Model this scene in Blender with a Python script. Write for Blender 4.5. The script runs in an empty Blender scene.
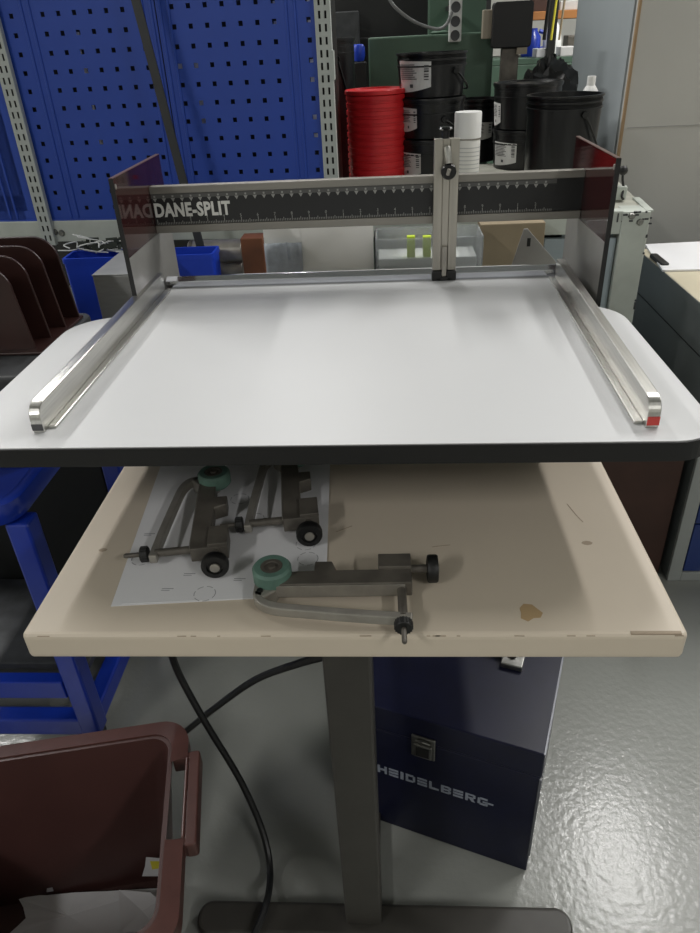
import bpy, bmesh, math, random
from mathutils import Vector, Matrix
random.seed(7)
SC = bpy.context.scene
COL = SC.collection
PI = math.pi

# ------------------------------------------------------------------ camera
CAM_H = 1.36
FPX = 703.14
PITCH, ROLL, YAW = 0.5490, -0.0519, -0.0701
_f = Vector((math.sin(YAW)*math.cos(PITCH), math.cos(YAW)*math.cos(PITCH), -math.sin(PITCH)))
_r0 = Vector((math.cos(YAW), -math.sin(YAW), 0))
_u0 = _r0.cross(_f)
_r = _r0*math.cos(ROLL) + _u0*math.sin(ROLL)
_u = _u0*math.cos(ROLL) - _r0*math.sin(ROLL)
CP = Vector((0, 0, CAM_H))
cam_d = bpy.data.cameras.new('camera')
cam_d.sensor_fit = 'HORIZONTAL'; cam_d.sensor_width = 36
cam_d.lens = 36*FPX/700; cam_d.clip_start = .02; cam_d.clip_end = 60
cam = bpy.data.objects.new('camera', cam_d); COL.objects.link(cam)
m3 = Matrix((_r, _u, -_f)).transposed()
cam.matrix_world = Matrix.Translation(CP) @ m3.to_4x4()
SC.camera = cam

def ray(x, y): return _r*((x-350)/FPX) + _u*(-(y-466.5)/FPX) + _f
def Zp(x, y, z):                      # pixel -> point on a level plane
    d = ray(x, y); return CP + d*((z-CAM_H)/d.z)
def Yp(x, y, Y):                      # pixel -> point on a plane of constant Y
    d = ray(x, y); return CP + d*(Y/d.y)
def Xp(x, y, X):
    d = ray(x, y); return CP + d*(X/d.x)

# ------------------------------------------------------------------ world and light
W = bpy.data.worlds.new('hall_world'); SC.world = W; W.use_nodes = True
W.node_tree.nodes['Background'].inputs[0].default_value = (.72, .76, .78, 1)
W.node_tree.nodes['Background'].inputs[1].default_value = .12
LAMPS = [  # x, y, z, length (along y), watts : rows of ceiling tube fittings
    (2.75, 2.5, 3.4, 1.6, 80), (2.75, 5.0, 3.4, 1.6, 60), (2.6, -2.4, 3.4, 1.6, 58),
    (-2.95, 2.5, 3.4, 1.6, 80), (-2.95, 5.0, 3.4, 1.6, 60), (-2.6, -2.4, 3.4, 1.6, 58),
    (1.45, 3.0, 3.4, 1.6, 50), (-.6, 3.9, 3.4, 1.6, 50),
]
SC.view_settings.view_transform = 'Standard'
SC.view_settings.look = 'None'
SC.view_settings.exposure = 0.25
SC.view_settings.gamma = 1.0
SC.view_settings.use_curve_mapping = False

# ------------------------------------------------------------------ materials
def lin(c):
    return tuple(((v/255)/12.92 if v/255 <= .04045 else ((v/255+.055)/1.055)**2.4) for v in c)
MATS = {}
def mat(name, rgb, rough=.5, metal=0, var=0, vscale=8, bump=0, bscale=60, rgb2=None, ior=None, trans=0, spec=None, stretch=None, alpha=None, coat=0, vlo=.35, vhi=.65):
    m = bpy.data.materials.new(name); m.use_nodes = True
    nt = m.node_tree; N = nt.nodes; L = nt.links
    b = N['Principled BSDF']
    c = lin(rgb)
    b.inputs['Base Color'].default_value = (*c, 1)
    b.inputs['Roughness'].default_value = rough
    b.inputs['Metallic'].default_value = metal
    if ior: b.inputs['IOR'].default_value = ior
    if trans: b.inputs['Transmission Weight'].default_value = trans
    if spec is not None: b.inputs['Specular IOR Level'].default_value = spec
    if alpha is not None: b.inputs['Alpha'].default_value = alpha
    if coat: b.inputs['Coat Weight'].default_value = coat; b.inputs['Coat Roughness'].default_value = .08
    tc = None
    if var or rgb2 or bump:
        tc = N.new('ShaderNodeTexCoord'); mp = N.new('ShaderNodeMapping')
        L.new(tc.outputs['Object'], mp.inputs[0])
        if stretch: mp.inputs['Scale'].default_value = stretch
    if var or rgb2:
        n = N.new('ShaderNodeTexNoise'); n.inputs['Scale'].default_value = vscale; n.inputs['Detail'].default_value = 6
        L.new(mp.outputs[0], n.inputs['Vector'])
        r = N.new('ShaderNodeValToRGB')
        r.color_ramp.elements[0].position = vlo; r.color_ramp.elements[1].position = vhi
        c2 = lin(rgb2) if rgb2 else tuple(v*(1-var) for v in c)
        c1 = c if rgb2 else tuple(min(1, v*(1+var*.4)) for v in c)
        r.color_ramp.elements[0].color = (*c2, 1); r.color_ramp.elements[1].color = (*c1, 1)
        L.new(n.outputs['Fac'], r.inputs[0]); L.new(r.outputs[0], b.inputs['Base Color'])
    if bump:
        n2 = N.new('ShaderNodeTexNoise'); n2.inputs['Scale'].default_value = bscale; n2.inputs['Detail'].default_value = 3
        L.new(mp.outputs[0], n2.inputs['Vector'])
        bp = N.new('ShaderNodeBump'); bp.inputs['Strength'].default_value = bump; bp.inputs['Distance'].default_value = .004
        L.new(n2.outputs['Fac'], bp.inputs['Height']); L.new(bp.outputs[0], b.inputs['Normal'])
    MATS[name] = m
    return m
mat('epoxy', (138, 140, 135), .22, 0, .10, 2.2, bump=.2, bscale=70)
mat('wallpaint', (196, 196, 190), .8, 0, .05, 2)
mat('ceilingpaint', (190, 192, 190), .9, 0, .03, 2)
mat('partition', (178, 177, 172), .75, 0, .04, 3, bump=.03, bscale=200)
mat('partition_blue', (150, 157, 160), .7, 0, .05, 3)
mat('plywood', (156, 130, 98), .6, 0, .2, 20, stretch=(1, 1, .1))
mat('laminate', (194, 195, 196), .45, 0, .015, 3)
mat('black_edge', (17, 17, 18), .42)
mat('cream', (206, 194, 176), .5, 0, .05, 3, bump=.02, bscale=120)
mat('cream_scuff', (164, 149, 130), .8)
mat('scuff_grey', (150, 150, 148), .7)
mat('column_grey', (54, 52, 48), .45, 0, .10, 30)
mat('alu', (206, 205, 200), .28, 1, .10, 40, stretch=(8, .3, 8))
mat('alu_dull', (176, 172, 163), .42, 1, .14, 60, stretch=(1, 1, .06))
mat('alu_beam', (140, 137, 130), .5, .75, .12, 30, stretch=(.1, 1, 1))
mat('chrome', (205, 207, 214), .10, 1)
mat('acrylic', (44, 15, 16), .06, ior=1.6)
mat('acrylic_edge', (92, 70, 62), .3)
mat('scale_black', (20, 21, 22), .35)
mat('scale_band', (78, 78, 76), .5)
mat('ink_white', (205, 205, 200), .5)
mat('tick_grey', (140, 140, 136), .5)
mat('rubber', (16, 16, 16), .5, 0, .3, 200)
mat('black_plastic', (15, 16, 17), .28, 0, .2, 20)
mat('bucket_black', (18, 19, 21), .3, 0, .25, 15)
mat('red_plastic', (208, 36, 42), .38, 0, .06, 10)
mat('label_white', (196, 196, 194), .6, 0, .05, 60)
mat('label_ink', (70, 70, 72), .7)
mat('white_plastic', (226, 226, 224), .4)
mat('can_white', (214, 213, 208), .35)
mat('can_line', (170, 172, 172), .4)
mat('peg_blue', (37, 72, 168), .45, 0, .05, 5, bump=.02, bscale=150)
mat('post_grey', (176, 182, 178), .45, 0, .05, 20)
mat('bench_white', (186, 192, 184), .45, 0, .10, 14)
mat('bench_panel', (158, 170, 176), .5, 0, .04, 8)
mat('benchtop', (176, 176, 164), .6, 0, .25, 18)
mat('dark_bar', (38, 40, 42), .5)
mat('toolbox_blue', (14, 17, 40), .36, 0, .15, 25, spec=.35)
mat('toolbox_edge', (120, 122, 128), .4, .6)
mat('latch', (150, 150, 146), .35, 1, .3, 60)
mat('logo_grey', (128, 134, 146), .5)
mat('trolley_blue', (22, 52, 158), .3, 0, .10, 12, coat=.3)
mat('bin_blue', (20, 62, 190), .45, 0, .05, 8)
mat('box_silver', (158, 159, 157), .45, .2, .06, 30, stretch=(1, 1, 6))
mat('organiser_brown', (52, 31, 28), .35, 0, .2, 14)
mat('chest_dark', (58, 60, 62), .5, 0, .35, 25, bump=.04, bscale=80)
mat('crate_brown', (74, 48, 45), .42, 0, .12, 10, bump=.03, bscale=150)
mat('crate_rim', (84, 52, 47), .38, 0, .15, 30, bump=.03, bscale=150)
mat('paper', (224, 224, 226), .8, 0, .015, 6)
mat('paper_grey', (196, 197, 200), .8)
mat('print_ink', (150, 150, 154), .8)
mat('yellow', (206, 196, 60), .6)
mat('steel_dark', (112, 107, 99), .45, .35, .3, 25, rgb2=(86, 82, 76))
mat('steel_light', (158, 154, 146), .38, .5, .15, 40)
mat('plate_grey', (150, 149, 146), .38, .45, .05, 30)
mat('rubber_green', (96, 128, 116), .6, 0, .25, 40)
mat('cable_black', (24, 25, 26), .45)
mat('machine_green', (76, 100, 84), .5, 0, .12, 5)
mat('machine_dark', (15, 17, 16), .6, 0, .3, 6)
mat('monitor_black', (20, 20, 21), .55)
mat('beige', (146, 138, 122), .6)
mat('strip_grey', (196, 198, 196), .45)
mat('socket_dark', (60, 62, 64), .5)
mat('cable_grey', (120, 122, 122), .5)
mat('cardboard', (142, 128, 104), .8, 0, .1, 12)
mat('rust_brown', (110, 66, 40), .6, 0, .3, 14)
mat('foam_white', (240, 240, 236), .7, 0, .02, 6)
mat('clear_plastic', (226, 230, 232), .18, 0, trans=.75, ior=1.25, bump=.05, bscale=30)
mat('bag_plastic', (198, 206, 216), .2, 0, .25, 30, alpha=.75, bump=.5, bscale=45)
mat('lime', (196, 220, 40), .5)
mat('cabinet_grey', (98, 103, 103), .5, 0, .08, 8)
mat('cabinet_frame', (150, 154, 152), .4)
mat('drawer_blue', (24, 50, 112), .4, 0, .08, 8)
mat('cabinet_top', (205, 196, 172), .45, 0, .05, 4)
mat('red_tape', (196, 66, 60), .5)
mat('dark_tape', (70, 70, 72), .4)
mat('brown_box', (66, 44, 36), .7, 0, .15, 10)
mat('orange_brown', (168, 112, 60), .7)
mat('wire_white', (205, 208, 205), .5)
mat('leaf_dark', (36, 44, 36), .7)
mat('lamp_housing', (220, 220, 220), .5)

# ------------------------------------------------------------------ mesh helpers
class MB:
    def __init__(s): s.v = []; s.f = []; s.M = Matrix.Identity(4)
    def add(s, vs, fs):
        o = len(s.v); s.v += [tuple(s.M @ Vector(v)) for v in vs]; s.f += [[i+o for i in f] for f in fs]; return s
    def box(s, x0, x1, y0, y1, z0, z1):
        return s.add([(x0,y0,z0),(x1,y0,z0),(x1,y1,z0),(x0,y1,z0),(x0,y0,z1),(x1,y0,z1),(x1,y1,z1),(x0,y1,z1)],
                     [(3,2,1,0),(4,5,6,7),(0,1,5,4),(1,2,6,5),(2,3,7,6),(3,0,4,7)])
    def prism(s, pts, z0, z1):                     # polygon in xy, extruded in z
        n = len(pts)
        return s.add([(x,y,z0) for x,y in pts]+[(x,y,z1) for x,y in pts],
                     [list(range(n))[::-1], list(range(n,2*n))]+[(i,(i+1)%n,n+(i+1)%n,n+i) for i in range(n)])
    def prism_x(s, pts, x0, x1):                   # polygon in yz, extruded in x
        n = len(pts)
        return s.add([(x0,y,z) for y,z in pts]+[(x1,y,z) for y,z in pts],
                     [list(range(n))[::-1], list(range(n,2*n))]+[(i,(i+1)%n,n+(i+1)%n,n+i) for i in range(n)])
    def prism_y(s, pts, y0, y1):                   # polygon in xz, extruded in y
        n = len(pts)
        return s.add([(x,y1,z) for x,z in pts]+[(x,y0,z) for x,z in pts],
                     [list(range(n))[::-1], list(range(n,2*n))]+[(i,(i+1)%n,n+(i+1)%n,n+i) for i in range(n)])
    def lathe(s, prof, seg=32, axis='z', c=(0,0,0), a0=0, a1=2*PI):
        full = abs(a1-a0-2*PI) < 1e-6
        n = seg if full else seg+1
        vs = []
        for r, h in prof:
            for k in range(n):
                a = a0+(a1-a0)*k/seg
                p, q = r*math.cos(a), r*math.sin(a)
                vs.append({'z':(c[0]+p,c[1]+q,c[2]+h),'x':(c[0]+h,c[1]+p,c[2]+q),'y':(c[0]+q,c[1]+h,c[2]+p)}[axis])
        fs = []
        for i in range(len(prof)-1):
            for k in range(seg):
                k2 = (k+1)%n
                fs.append((i*n+k,i*n+k2,(i+1)*n+k2,(i+1)*n+k))
        return s.add(vs, fs)
    def cyl(s, c, r, h, axis='z', seg=24, r2=None):
        return s.lathe([(0,0),(r,0),(r if r2 is None else r2,h),(0,h)], seg, axis, c)
    def tube(s, pts, r, seg=8):
        pts = [Vector(p) for p in pts]; n = len(pts); vs = []; fs = []
        prev = None
        for i, p in enumerate(pts):
            t = (pts[min(i+1,n-1)]-pts[max(i-1,0)]).normalized()
            if prev is None:
                a = t.cross(Vector((0,0,1)))
                if a.length < .1: a = t.cross(Vector((1,0,0)))
            else: a = prev - t*prev.dot(t)
            a.normalize(); prev = a; b = t.cross(a)
            for k in range(seg):
                th = 2*PI*k/seg; vs.append(tuple(p+a*(r*math.cos(th))+b*(r*math.sin(th))))
        for i in range(n-1):
            for k in range(seg):
                k2 = (k+1)%seg; fs.append((i*seg+k,i*seg+k2,(i+1)*seg+k2,(i+1)*seg+k))
        fs += [list(range(seg))[::-1], [(n-1)*seg+k for k in range(seg)]]
        return s.add(vs, fs)
    def strap(s, pts, w, t):                        # rectangular section swept along a path in xy; w across, t tall
        pts = [Vector(p) for p in pts]; n = len(pts); vs = []; fs = []
        for i, p in enumerate(pts):
            d = (pts[min(i+1,n-1)]-pts[max(i-1,0)]); d.z = 0; d.normalize(); q = Vector((-d.y,d.x,0))
            for su, sv in ((-1,-1),(1,-1),(1,1),(-1,1)):
                vs.append(tuple(p+q*(su*w/2)+Vector((0,0,sv*t/2))))
        for i in range(n-1):
            for k in range(4):
                k2 = (k+1)%4; fs.append((i*4+k,i*4+k2,(i+1)*4+k2,(i+1)*4+k))
        fs += [(3,2,1,0), tuple((n-1)*4+k for k in range(4))]
        return s.add(vs, fs)
    def build(s, name, m, parent=None, bevel=0, smooth=False, seg=2):
        me = bpy.data.meshes.new(name); me.from_pydata(s.v, [], s.f)
        bm = bmesh.new(); bm.from_mesh(me); bmesh.ops.recalc_face_normals(bm, faces=bm.faces); bm.to_mesh(me); bm.free()
        me.materials.append(MATS[m])
        o = bpy.data.objects.new(name, me); COL.objects.link(o)
        if parent: o.parent = parent
        if smooth:
            for p in me.polygons: p.use_smooth = True
            me.set_sharp_from_angle(angle=math.radians(38))
        if bevel:
            b = o.modifiers.new('bevel', 'BEVEL'); b.width = bevel; b.segments = seg; b.limit_method = 'ANGLE'; b.angle_limit = math.radians(35)
        return o
def spline(pts, n=10):
    P = [Vector(p) for p in pts]; P = [2*P[0]-P[1]]+P+[2*P[-1]-P[-2]]; out = []
    for i in range(1, len(P)-2):
        for k in range(n):
            t = k/n; a,b,c,d = P[i-1],P[i],P[i+1],P[i+2]
            out.append(.5*((2*b)+(c-a)*t+(2*a-5*b+4*c-d)*t*t+(3*b-a-3*c+d)*t**3))
    out.append(P[-2]); return out
def rrect(x0, x1, y0, y1, r, n=8):
    if not isinstance(r, (list, tuple)): r = [r]*4    # order: (x0,y0),(x1,y0),(x1,y1),(x0,y1)
    out = []
    for (cx, cy, a, rr) in ((x0+r[0],y0+r[0],PI,r[0]),(x1-r[1],y0+r[1],1.5*PI,r[1]),(x1-r[2],y1-r[2],0,r[2]),(x0+r[3],y1-r[3],.5*PI,r[3])):
        for k in range(n+1):
            t = a+.5*PI*k/n; out.append((cx+rr*math.cos(t), cy+rr*math.sin(t)))
    return out
def tag(o, label=None, cat=None, group=None, kind=None):
    if label: o['label'] = label
    if cat: o['category'] = cat
    if group: o['group'] = group
    if kind: o['kind'] = kind
    return o
def thing(name, label, cat, loc=(0,0,0), rz=0, group=None):
    o = bpy.data.objects.new(name, None); COL.objects.link(o); o.empty_display_size = .05
    o.location = loc; o.rotation_euler = (0,0,rz)
    return tag(o, label, cat, group)
def copy_tree(o, parent=None):
    c = o.copy(); COL.objects.link(c)
    if parent: c.parent = parent
    for ch in list(o.children): copy_tree(ch, c)
    return c
def text_obj(name, s, size, m, parent, mtx, bold=0, ext=.0004):
    cu = bpy.data.curves.new(name, 'FONT'); cu.body = s; cu.size = size; cu.extrude = ext; cu.offset = bold; cu.resolution_u = 3; cu.space_character = 1.0+60*bold
    tmp = bpy.data.objects.new('tmp', cu); COL.objects.link(tmp)
    dg = bpy.context.evaluated_depsgraph_get()
    me = bpy.data.meshes.new_from_object(tmp.evaluated_get(dg)); bpy.data.objects.remove(tmp)
    me.transform(mtx); me.materials.clear(); me.materials.append(MATS[m])
    o = bpy.data.objects.new(name, me); COL.objects.link(o); o.parent = parent
    return o
def perforated(mb, xs, zs, holes, y):
    """sheet in xz at y made of cells, cells in holes left open"""
    nx = len(xs); vs = [(x,y,z) for z in zs for x in xs]; fs = []
    for j in range(len(zs)-1):
        for i in range(nx-1):
            if (i,j) in holes: continue
            fs.append((j*nx+i,j*nx+i+1,(j+1)*nx+i+1,(j+1)*nx+i))
    mb.add(vs, fs)

# ------------------------------------------------------------------ the room
tag(MB().box(-6,6,-4,9,-.1,0).build('floor','epoxy'), kind='structure')
tag(MB().box(-6,6,-4,9,3.7,3.8).build('ceiling','ceilingpaint'), kind='structure')
tag(MB().box(-6,6,8.9,9,0,3.7).build('wall_back','wallpaint'), kind='structure')
tag(MB().box(-6,6,-4,-3.9,0,3.7).build('wall_front','wallpaint'), kind='structure')
tag(MB().box(-6,-5.9,-3.9,8.9,0,3.7).build('wall_left','wallpaint'), kind='structure')
tag(MB().box(5.9,6,-3.9,8.9,0,3.7).build('wall_right','wallpaint'), kind='structure')
PX = Yp(637,16,2.55).x
tag(MB().box(PX+.008,3.4,2.55,2.60,0,2.5).build('wall_partition','partition'), kind='structure')
tag(MB().box(PX+.002,PX+.06,2.60,3.35,0,2.5).build('wall_partition_side','partition_blue'), kind='structure')
tag(MB().box(PX+.001,PX+.008,2.545,2.56,0,2.5).build('trim_1','plywood'), kind='structure')
# seam of the partition boards
sp = Yp(660,126,2.55); tag(MB().box(PX+.02,3.39,2.5485,2.55,sp.z-.002,sp.z).build('trim_2','scuff_grey'), kind='structure')

for i, (x, y, z, ln, w) in enumerate(LAMPS):
    t = thing('ceiling_lamp', 'long white tube lamp hanging below the hall ceiling', 'lamp', (x,y,z), 0, 'ceiling tube lamps')
    MB().prism_y([(-.09,.05),(-.06,.09),(.06,.09),(.09,.05),(.085,.05),(.055,.084),(-.055,.084),(-.085,.05)], -ln/2, ln/2).build('housing','lamp_housing',t)
    for s in (-.5,.5): MB().cyl((0,s,.09),.006,.21).build('hanger','lamp_housing',t)
    ld = bpy.data.lights.new('tube_light','AREA'); ld.shape = 'RECTANGLE'; ld.size = .14; ld.size_y = ln; ld.energy = w; ld.color = (1,.985,.96)
    lo = bpy.data.objects.new('tube_light', ld); COL.objects.link(lo); lo.parent = t; lo.location = (0,0,.045)

# ------------------------------------------------------------------ cream work table
TZ = .81
tx0, tx1, ty0, ty1 = -.415, .309, .549, 1.36
t = thing('work_table','cream laminate work table on one dark steel column','table',(-.05,.75,0))
T = Matrix.Translation((.05,-.75,0))
def W_(): m = MB(); m.M = T; return m
W_().prism(rrect(tx0,tx1,ty0,ty1,.008),TZ-.036,TZ).build('tabletop','cream',t,bevel=.006,seg=3)
m = W_()
random.seed(3)
for k in range(14):
    x = random.uniform(tx0+.01,tx1-.012); w = random.uniform(.003,.016)
    m.box(x,x+w,ty0+.0010,ty0+.0025,TZ-.0030,TZ-.0019)
m.box(tx1-.06,tx1-.008,ty0+.002,ty0+.006,TZ-.002,TZ+.0002)
for (px,py,l,a) in ((103,550,.006,.4),(540,542,.0,0),(587,543,.007,.5)):
    if l:
        p = Zp(px,py,TZ); m.prism([(p.x+l*math.cos(q)*(.9 if k%2 else 1),p.y+l*.6*math.sin(q)) for k,q in enumerate([i*PI/4 for i in range(8)])],TZ-.001,TZ+.0003)
for pts in (((567,504),(577,516),(583,522)),((432,547),(450,545)),((336,532),(352,526))):
    q = [Zp(a,b,TZ) for a,b in pts]
    m.strap([(v.x,v.y,TZ) for v in q],.0012,.0006)
tag(m.build('scuff_marks','cream_scuff',t),'brown chips and scratches in the cream surface',kind='stuff')
p = Zp(530,613,TZ)
mat('glue', (178, 152, 114), .6)
tag(W_().prism([(p.x+.014*math.cos(a)*r,p.y+.014*math.sin(a)*r) for a,r in zip([i*PI/5 for i in range(10)],[1,.8,1,1.1,.9,.7,1,1,.6,.9])],TZ-.001,TZ+.0003).build('glue_spot','glue',t),'brown dried glue spot')
cx0, cx1 = -.088, -.022
def vy(x,y,z): return Zp(x,y,z).y
cyF = .655
W_().box(-.093,-.030,cyF-.025,cyF+.03,.03,TZ-.036).build('column','column_grey',t,bevel=.004)
W_().box(-.20,.10,cyF-.005,1.20,TZ-.055,TZ-.0365).build('support_bracket','column_grey',t,bevel=.003)
W_().prism(rrect(-.36,.30,cyF-.046,cyF+.012,.026),.002,.032).build('foot','column_grey',t,bevel=.008,seg=3)
W_().box(-.088,-.034,cyF+.02,1.16,.002,.032).build('foot','column_grey',t,bevel=.005)

# ------------------------------------------------------------------ splitting table with rails and scale beam
BZ = .98; BT = .0245
d = thing('splitting_table','white board with rounded corners, metal side rails and a black scale beam','cutting table',(-.08,.9,TZ))
D = Matrix.Translation((.08,-.9,-TZ))
def D_(): m = MB(); m.M = D; return m
bx0, bx1, by0, by1 = -.517, .357, .659, 1.106
PL, PR = -.412, .329                        # inner faces of the side plates
def board_outline(i):
    o = rrect(bx0+i,bx1-i,by0+i,by1-i,[.055-i,.055-i,.075-i,.075-i],10)
    # back edge runs from (x1,y1) corner to (x0,y1) corner: insert the tongue there
    k = 3*11
    tongue = [(PR-.008-i,by1-i),(PR-.012-i,1.28-i)]+[(.255+.04*math.cos(a)-i,1.29+.045*math.sin(a)-i) for a in (.2,.7,1.2,PI/2)]
    tongue += [(-.29+.05*math.cos(a)+i,1.29+.045*math.sin(a)-i) for a in (PI/2,2,2.5,2.9)]+[(PL+.012+i,1.28-i),(PL+.008+i,by1-i)]
    return [(x, y+.010*(bx1-x)/(bx1-bx0) if y < .75 else y) for x, y in o[:k]+tongue+o[k:]]
D_().prism(board_outline(0),BZ-BT,BZ-.0012).build('edge_band','black_edge',d,bevel=.003)
tag(D_().prism(board_outline(.0018),BZ-.0014,BZ).build('board_surface','laminate',d),'white laminate work surface')
# rails
def rail(xo, xi, y0, y1, h, skew=0):
    s = 1 if xi > xo else -1
    prof = [(y0,BZ),(y1,BZ),(y1,BZ+h*.62)]+[(y1-.006,BZ+h*.66)]
    top = [(y0+.018-.018*math.sin(a),BZ+h-.018+.018*math.cos(a)) for a in [i*PI/16 for i in range(9)]]
    prof = [(y0,BZ),(y1,BZ),(y1,BZ+h)]+top
    fin = D_().prism_x(prof,min(xo,xi),max(xo,xi)).build('rail','alu',d,bevel=.0012)
    xa, xb = xi, xi+s*.010
    ft = D_().prism_x([(y0+.01,BZ),(y1,BZ),(y1,BZ+.0035),(y0+.01,BZ+.0035)],min(xa,xb),max(xa,xb)).build('rail_foot','alu',d,bevel=.0008)
    for o_ in (fin, ft):
        for v in o_.data.vertices: v.co.x += skew*(v.co.y+.9-y0)/(y1-y0)
    return fin
rail(-.419,-.405,.706,1.238,.034)
rail(.291,.277,.690,1.245,.034,.014)
tag(D_().box(-.4185,-.4055,.7050,.7062,BZ+.003,BZ+.011).build('end_tape','dark_tape',d),'dark tape on the rail end')
tag(D_().box(.2775,.2905,.6890,.6902,BZ+.004,BZ+.014).build('end_tape','red_tape',d),'red tape on the rail end')
D_().prism_x([(1.255,BZ),(1.272,BZ),(1.272,BZ+.016),(1.268,BZ+.018),(1.255,BZ+.012)],-.408,.310).build('back_fence','chrome',d,bevel=.001)
# side plates
for x0, x1 in ((PL-.006,PL),(PR,PR+.006)):
    o = D_().prism_x([(1.108,1.074),(1.362,1.074),(1.362,1.193),(1.108,1.193)],x0,x1).build('side_plate','acrylic',d,bevel=.0008)
    lo_ = D_().prism_x([(1.108,.86),(1.362,.86),(1.362,1.0735),(1.108,1.0735)],x0,x1).build('plate_reflection','plate_grey',d,bevel=.0008); lo_.parent = o; tag(lo_,'lower half of the side plate, reflection painted grey')  # grey colour stands in for the pale reflection low in the glossy plate
    le_ = D_().box(x0-.0006,x1+.0006,1.1068,1.1082,.86,1.193).build('plate_edge','black_edge',d); le_.parent = o
    tag(o,'glossy dark red side plate')
    e = D_().box(x0,x1,1.108,1.362,1.1926,1.1938).build('plate_edge','acrylic_edge',d); e.parent = o
    e2 = D_().cyl((x0-.001,1.113,1.181),.004,x1-x0+.002,'x',12).build('bolt','steel_light',d); e2.parent = o
# base under the board
m = D_(); m.box(-.40,.317,1.17,1.21,.90,BZ-BT-.0005); m.box(-.26,-.20,1.0,1.30,TZ,BZ-BT-.0005); m.box(.12,.18,1.0,1.30,TZ,BZ-BT-.0005)
m.box(PL,-.395,1.15,1.25,.88,.93); m.box(.315,PR,1.15,1.25,.88,.93)
m.build('base_frame','black_edge',d)
# scale beam
RY = 1.275
zt, zb = 1.153, 1.075
beam = D_().box(PL,PR,RY,RY+.012,zb,zt).build('scale_beam','alu_beam',d,bevel=.0006)
for z0, z1, dy in ((zt-.012,zt,.006),(zb,zb+.013,.006)):
    o = D_().box(PL,PR,RY-dy,RY,z0,z1).build('beam_lip','alu_beam',d,bevel=.001); o.parent = beam
sc = D_().box(PL,PR,RY-.0015,RY,zb+.013,zt-.012).build('scale_strip','scale_black',d); sc.parent = beam
o = D_().box(PL,PR-.045,RY-.0019,RY-.0015,zt-.020,zt-.0125).build('scale_band','scale_band',d); o.parent = sc
m = D_(); x = PL+.004; k = 0
while x < PR-.048:
    h = .009 if k%10 == 0 else (.006 if k%5 == 0 else .0038)
    m.box(x-.0005,x+.0005,RY-.0022,RY-.0015,zb+.0135,zb+.0135+h); x += .0030; k += 1
x = PL+.006; k = 0
while x < PR-.05:
    m.prism_y([(x-.0035,zt-.020),(x+.0035,zt-.020),(x,zt-.026)],RY-.0022,RY-.0015)
    m.box(x-.0015,x+.0015,RY-.0024,RY-.0019,zt-.0185,zt-.0155)
    x += .0160
o = tag(m.build('tick_marks','tick_grey',d),'grey ruler graduations',kind='stuff'); o.parent = sc
RX = Matrix.Rotation(PI/2,4,'X')
tl = text_obj('lettering','DANE-SPLIT',.031,'ink_white',sc, D @ Matrix.Translation((PL+.0015,RY-.0026,1.103)) @ RX @ Matrix.Scale(.77,4,(1,0,0)), bold=.0012)
tag(tl,'bold white letters DANE-SPLIT')
for k in range(1,25):
    xx = PL+.004+.030*k
    if xx > PR-.06: break
    o = text_obj('numeral',str(k%10),.007,'tick_grey',sc, D @ Matrix.Translation((xx-.002,RY-.0024,zb+.0235)) @ RX)
# slider
sx = Yp(445,210,1.262).x
bar = D_()
w = .0205
for xa, xb, dy in ((-w,-.006,0),(-.006,.006,.003),(.006,w,0)):
    bar.box(sx+xa,sx+xb,1.252+dy,1.267,BZ+.018,1.211)
bar = bar.build('slider_bar','alu_dull',d,bevel=.0008)
g = D_().box(sx-.004,sx+.004,1.248,1.2555,BZ+.008,BZ+.060).build('guide_pin','steel_light',d,bevel=.001); g.parent = bar
m = D_(); m.box(sx-w-.001,sx-.005,1.247,1.268,BZ+.0005,BZ+.018); m.box(sx+.005,sx+w+.001,1.247,1.268,BZ+.0005,BZ+.018); m.box(sx-.013,sx+.013,1.247,1.256,BZ+.0002,BZ+.007)
o = m.build('slider_foot','rubber',d,bevel=.002); o.parent = bar
kx, kz = sx+.003, 1.163
o = D_().lathe([(0,0),(.011,0),(.0125,.002),(.0125,.010),(.009,.013),(.006,.011),(0,.011)],24,'y',(kx,1.238,kz)).build('clamp_knob','black_plastic',d,smooth=True); o.parent = bar
o2 = D_().tube([(kx-.002,1.236,kz-.004),(kx,1.233,kz+.005)],.0032).build('screw','steel_light',d,smooth=True); o2.parent = bar
o = D_().tube([(kx-.003,1.248,kz+.036),(kx-.001,1.240,kz+.022),(kx,1.238,kz+.013)],.0055).build('lever','alu',d,smooth=True); o.parent = bar
m = D_(); m.cyl((sx-.002,1.262,1.211),.006,.012); m.lathe([(0,.012),(.009,.012),(.012,.014),(.010,.017),(0,.018)],20,'z',(sx-.002,1.262,1.211))
o = m.build('top_knob','black_plastic',d,smooth=True); o.parent = bar

# ------------------------------------------------------------------ sheets and roller tools on the cream table
def sheet(name, pts, z, m, label, cat, thick=.0006, sag=0):
    o = MB().prism([(p[0],p[1]) for p in pts],z,z+thick).build(name,m)
    return tag(o,label,cat)
A = [Zp(111,607,TZ),Zp(326,596,TZ)]
sheet('paper_sheet',[(A[0].x,A[0].y),(A[1].x-.03,A[1].y-.001),(-.115,.985),(-.36,.97)],TZ+.0005,'paper','white paper sheet peeking out under the printed sheet','paper')
ps = thing('printed_sheet','white sheet with faint printed rings under the two upright-lying roller tools','paper',(-.2,.75,TZ+.0014))
PS = Matrix.Translation((.2,-.75,-TZ-.0014))
m = MB(); m.M = PS; m.prism([(A[0].x+.012,A[0].y+.003),(A[1].x,A[1].y),(-.098,.995),(-.338,.99)],TZ+.0014,TZ+.0020); m.build('page','paper',ps)
m = MB(); m.M = PS
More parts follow.
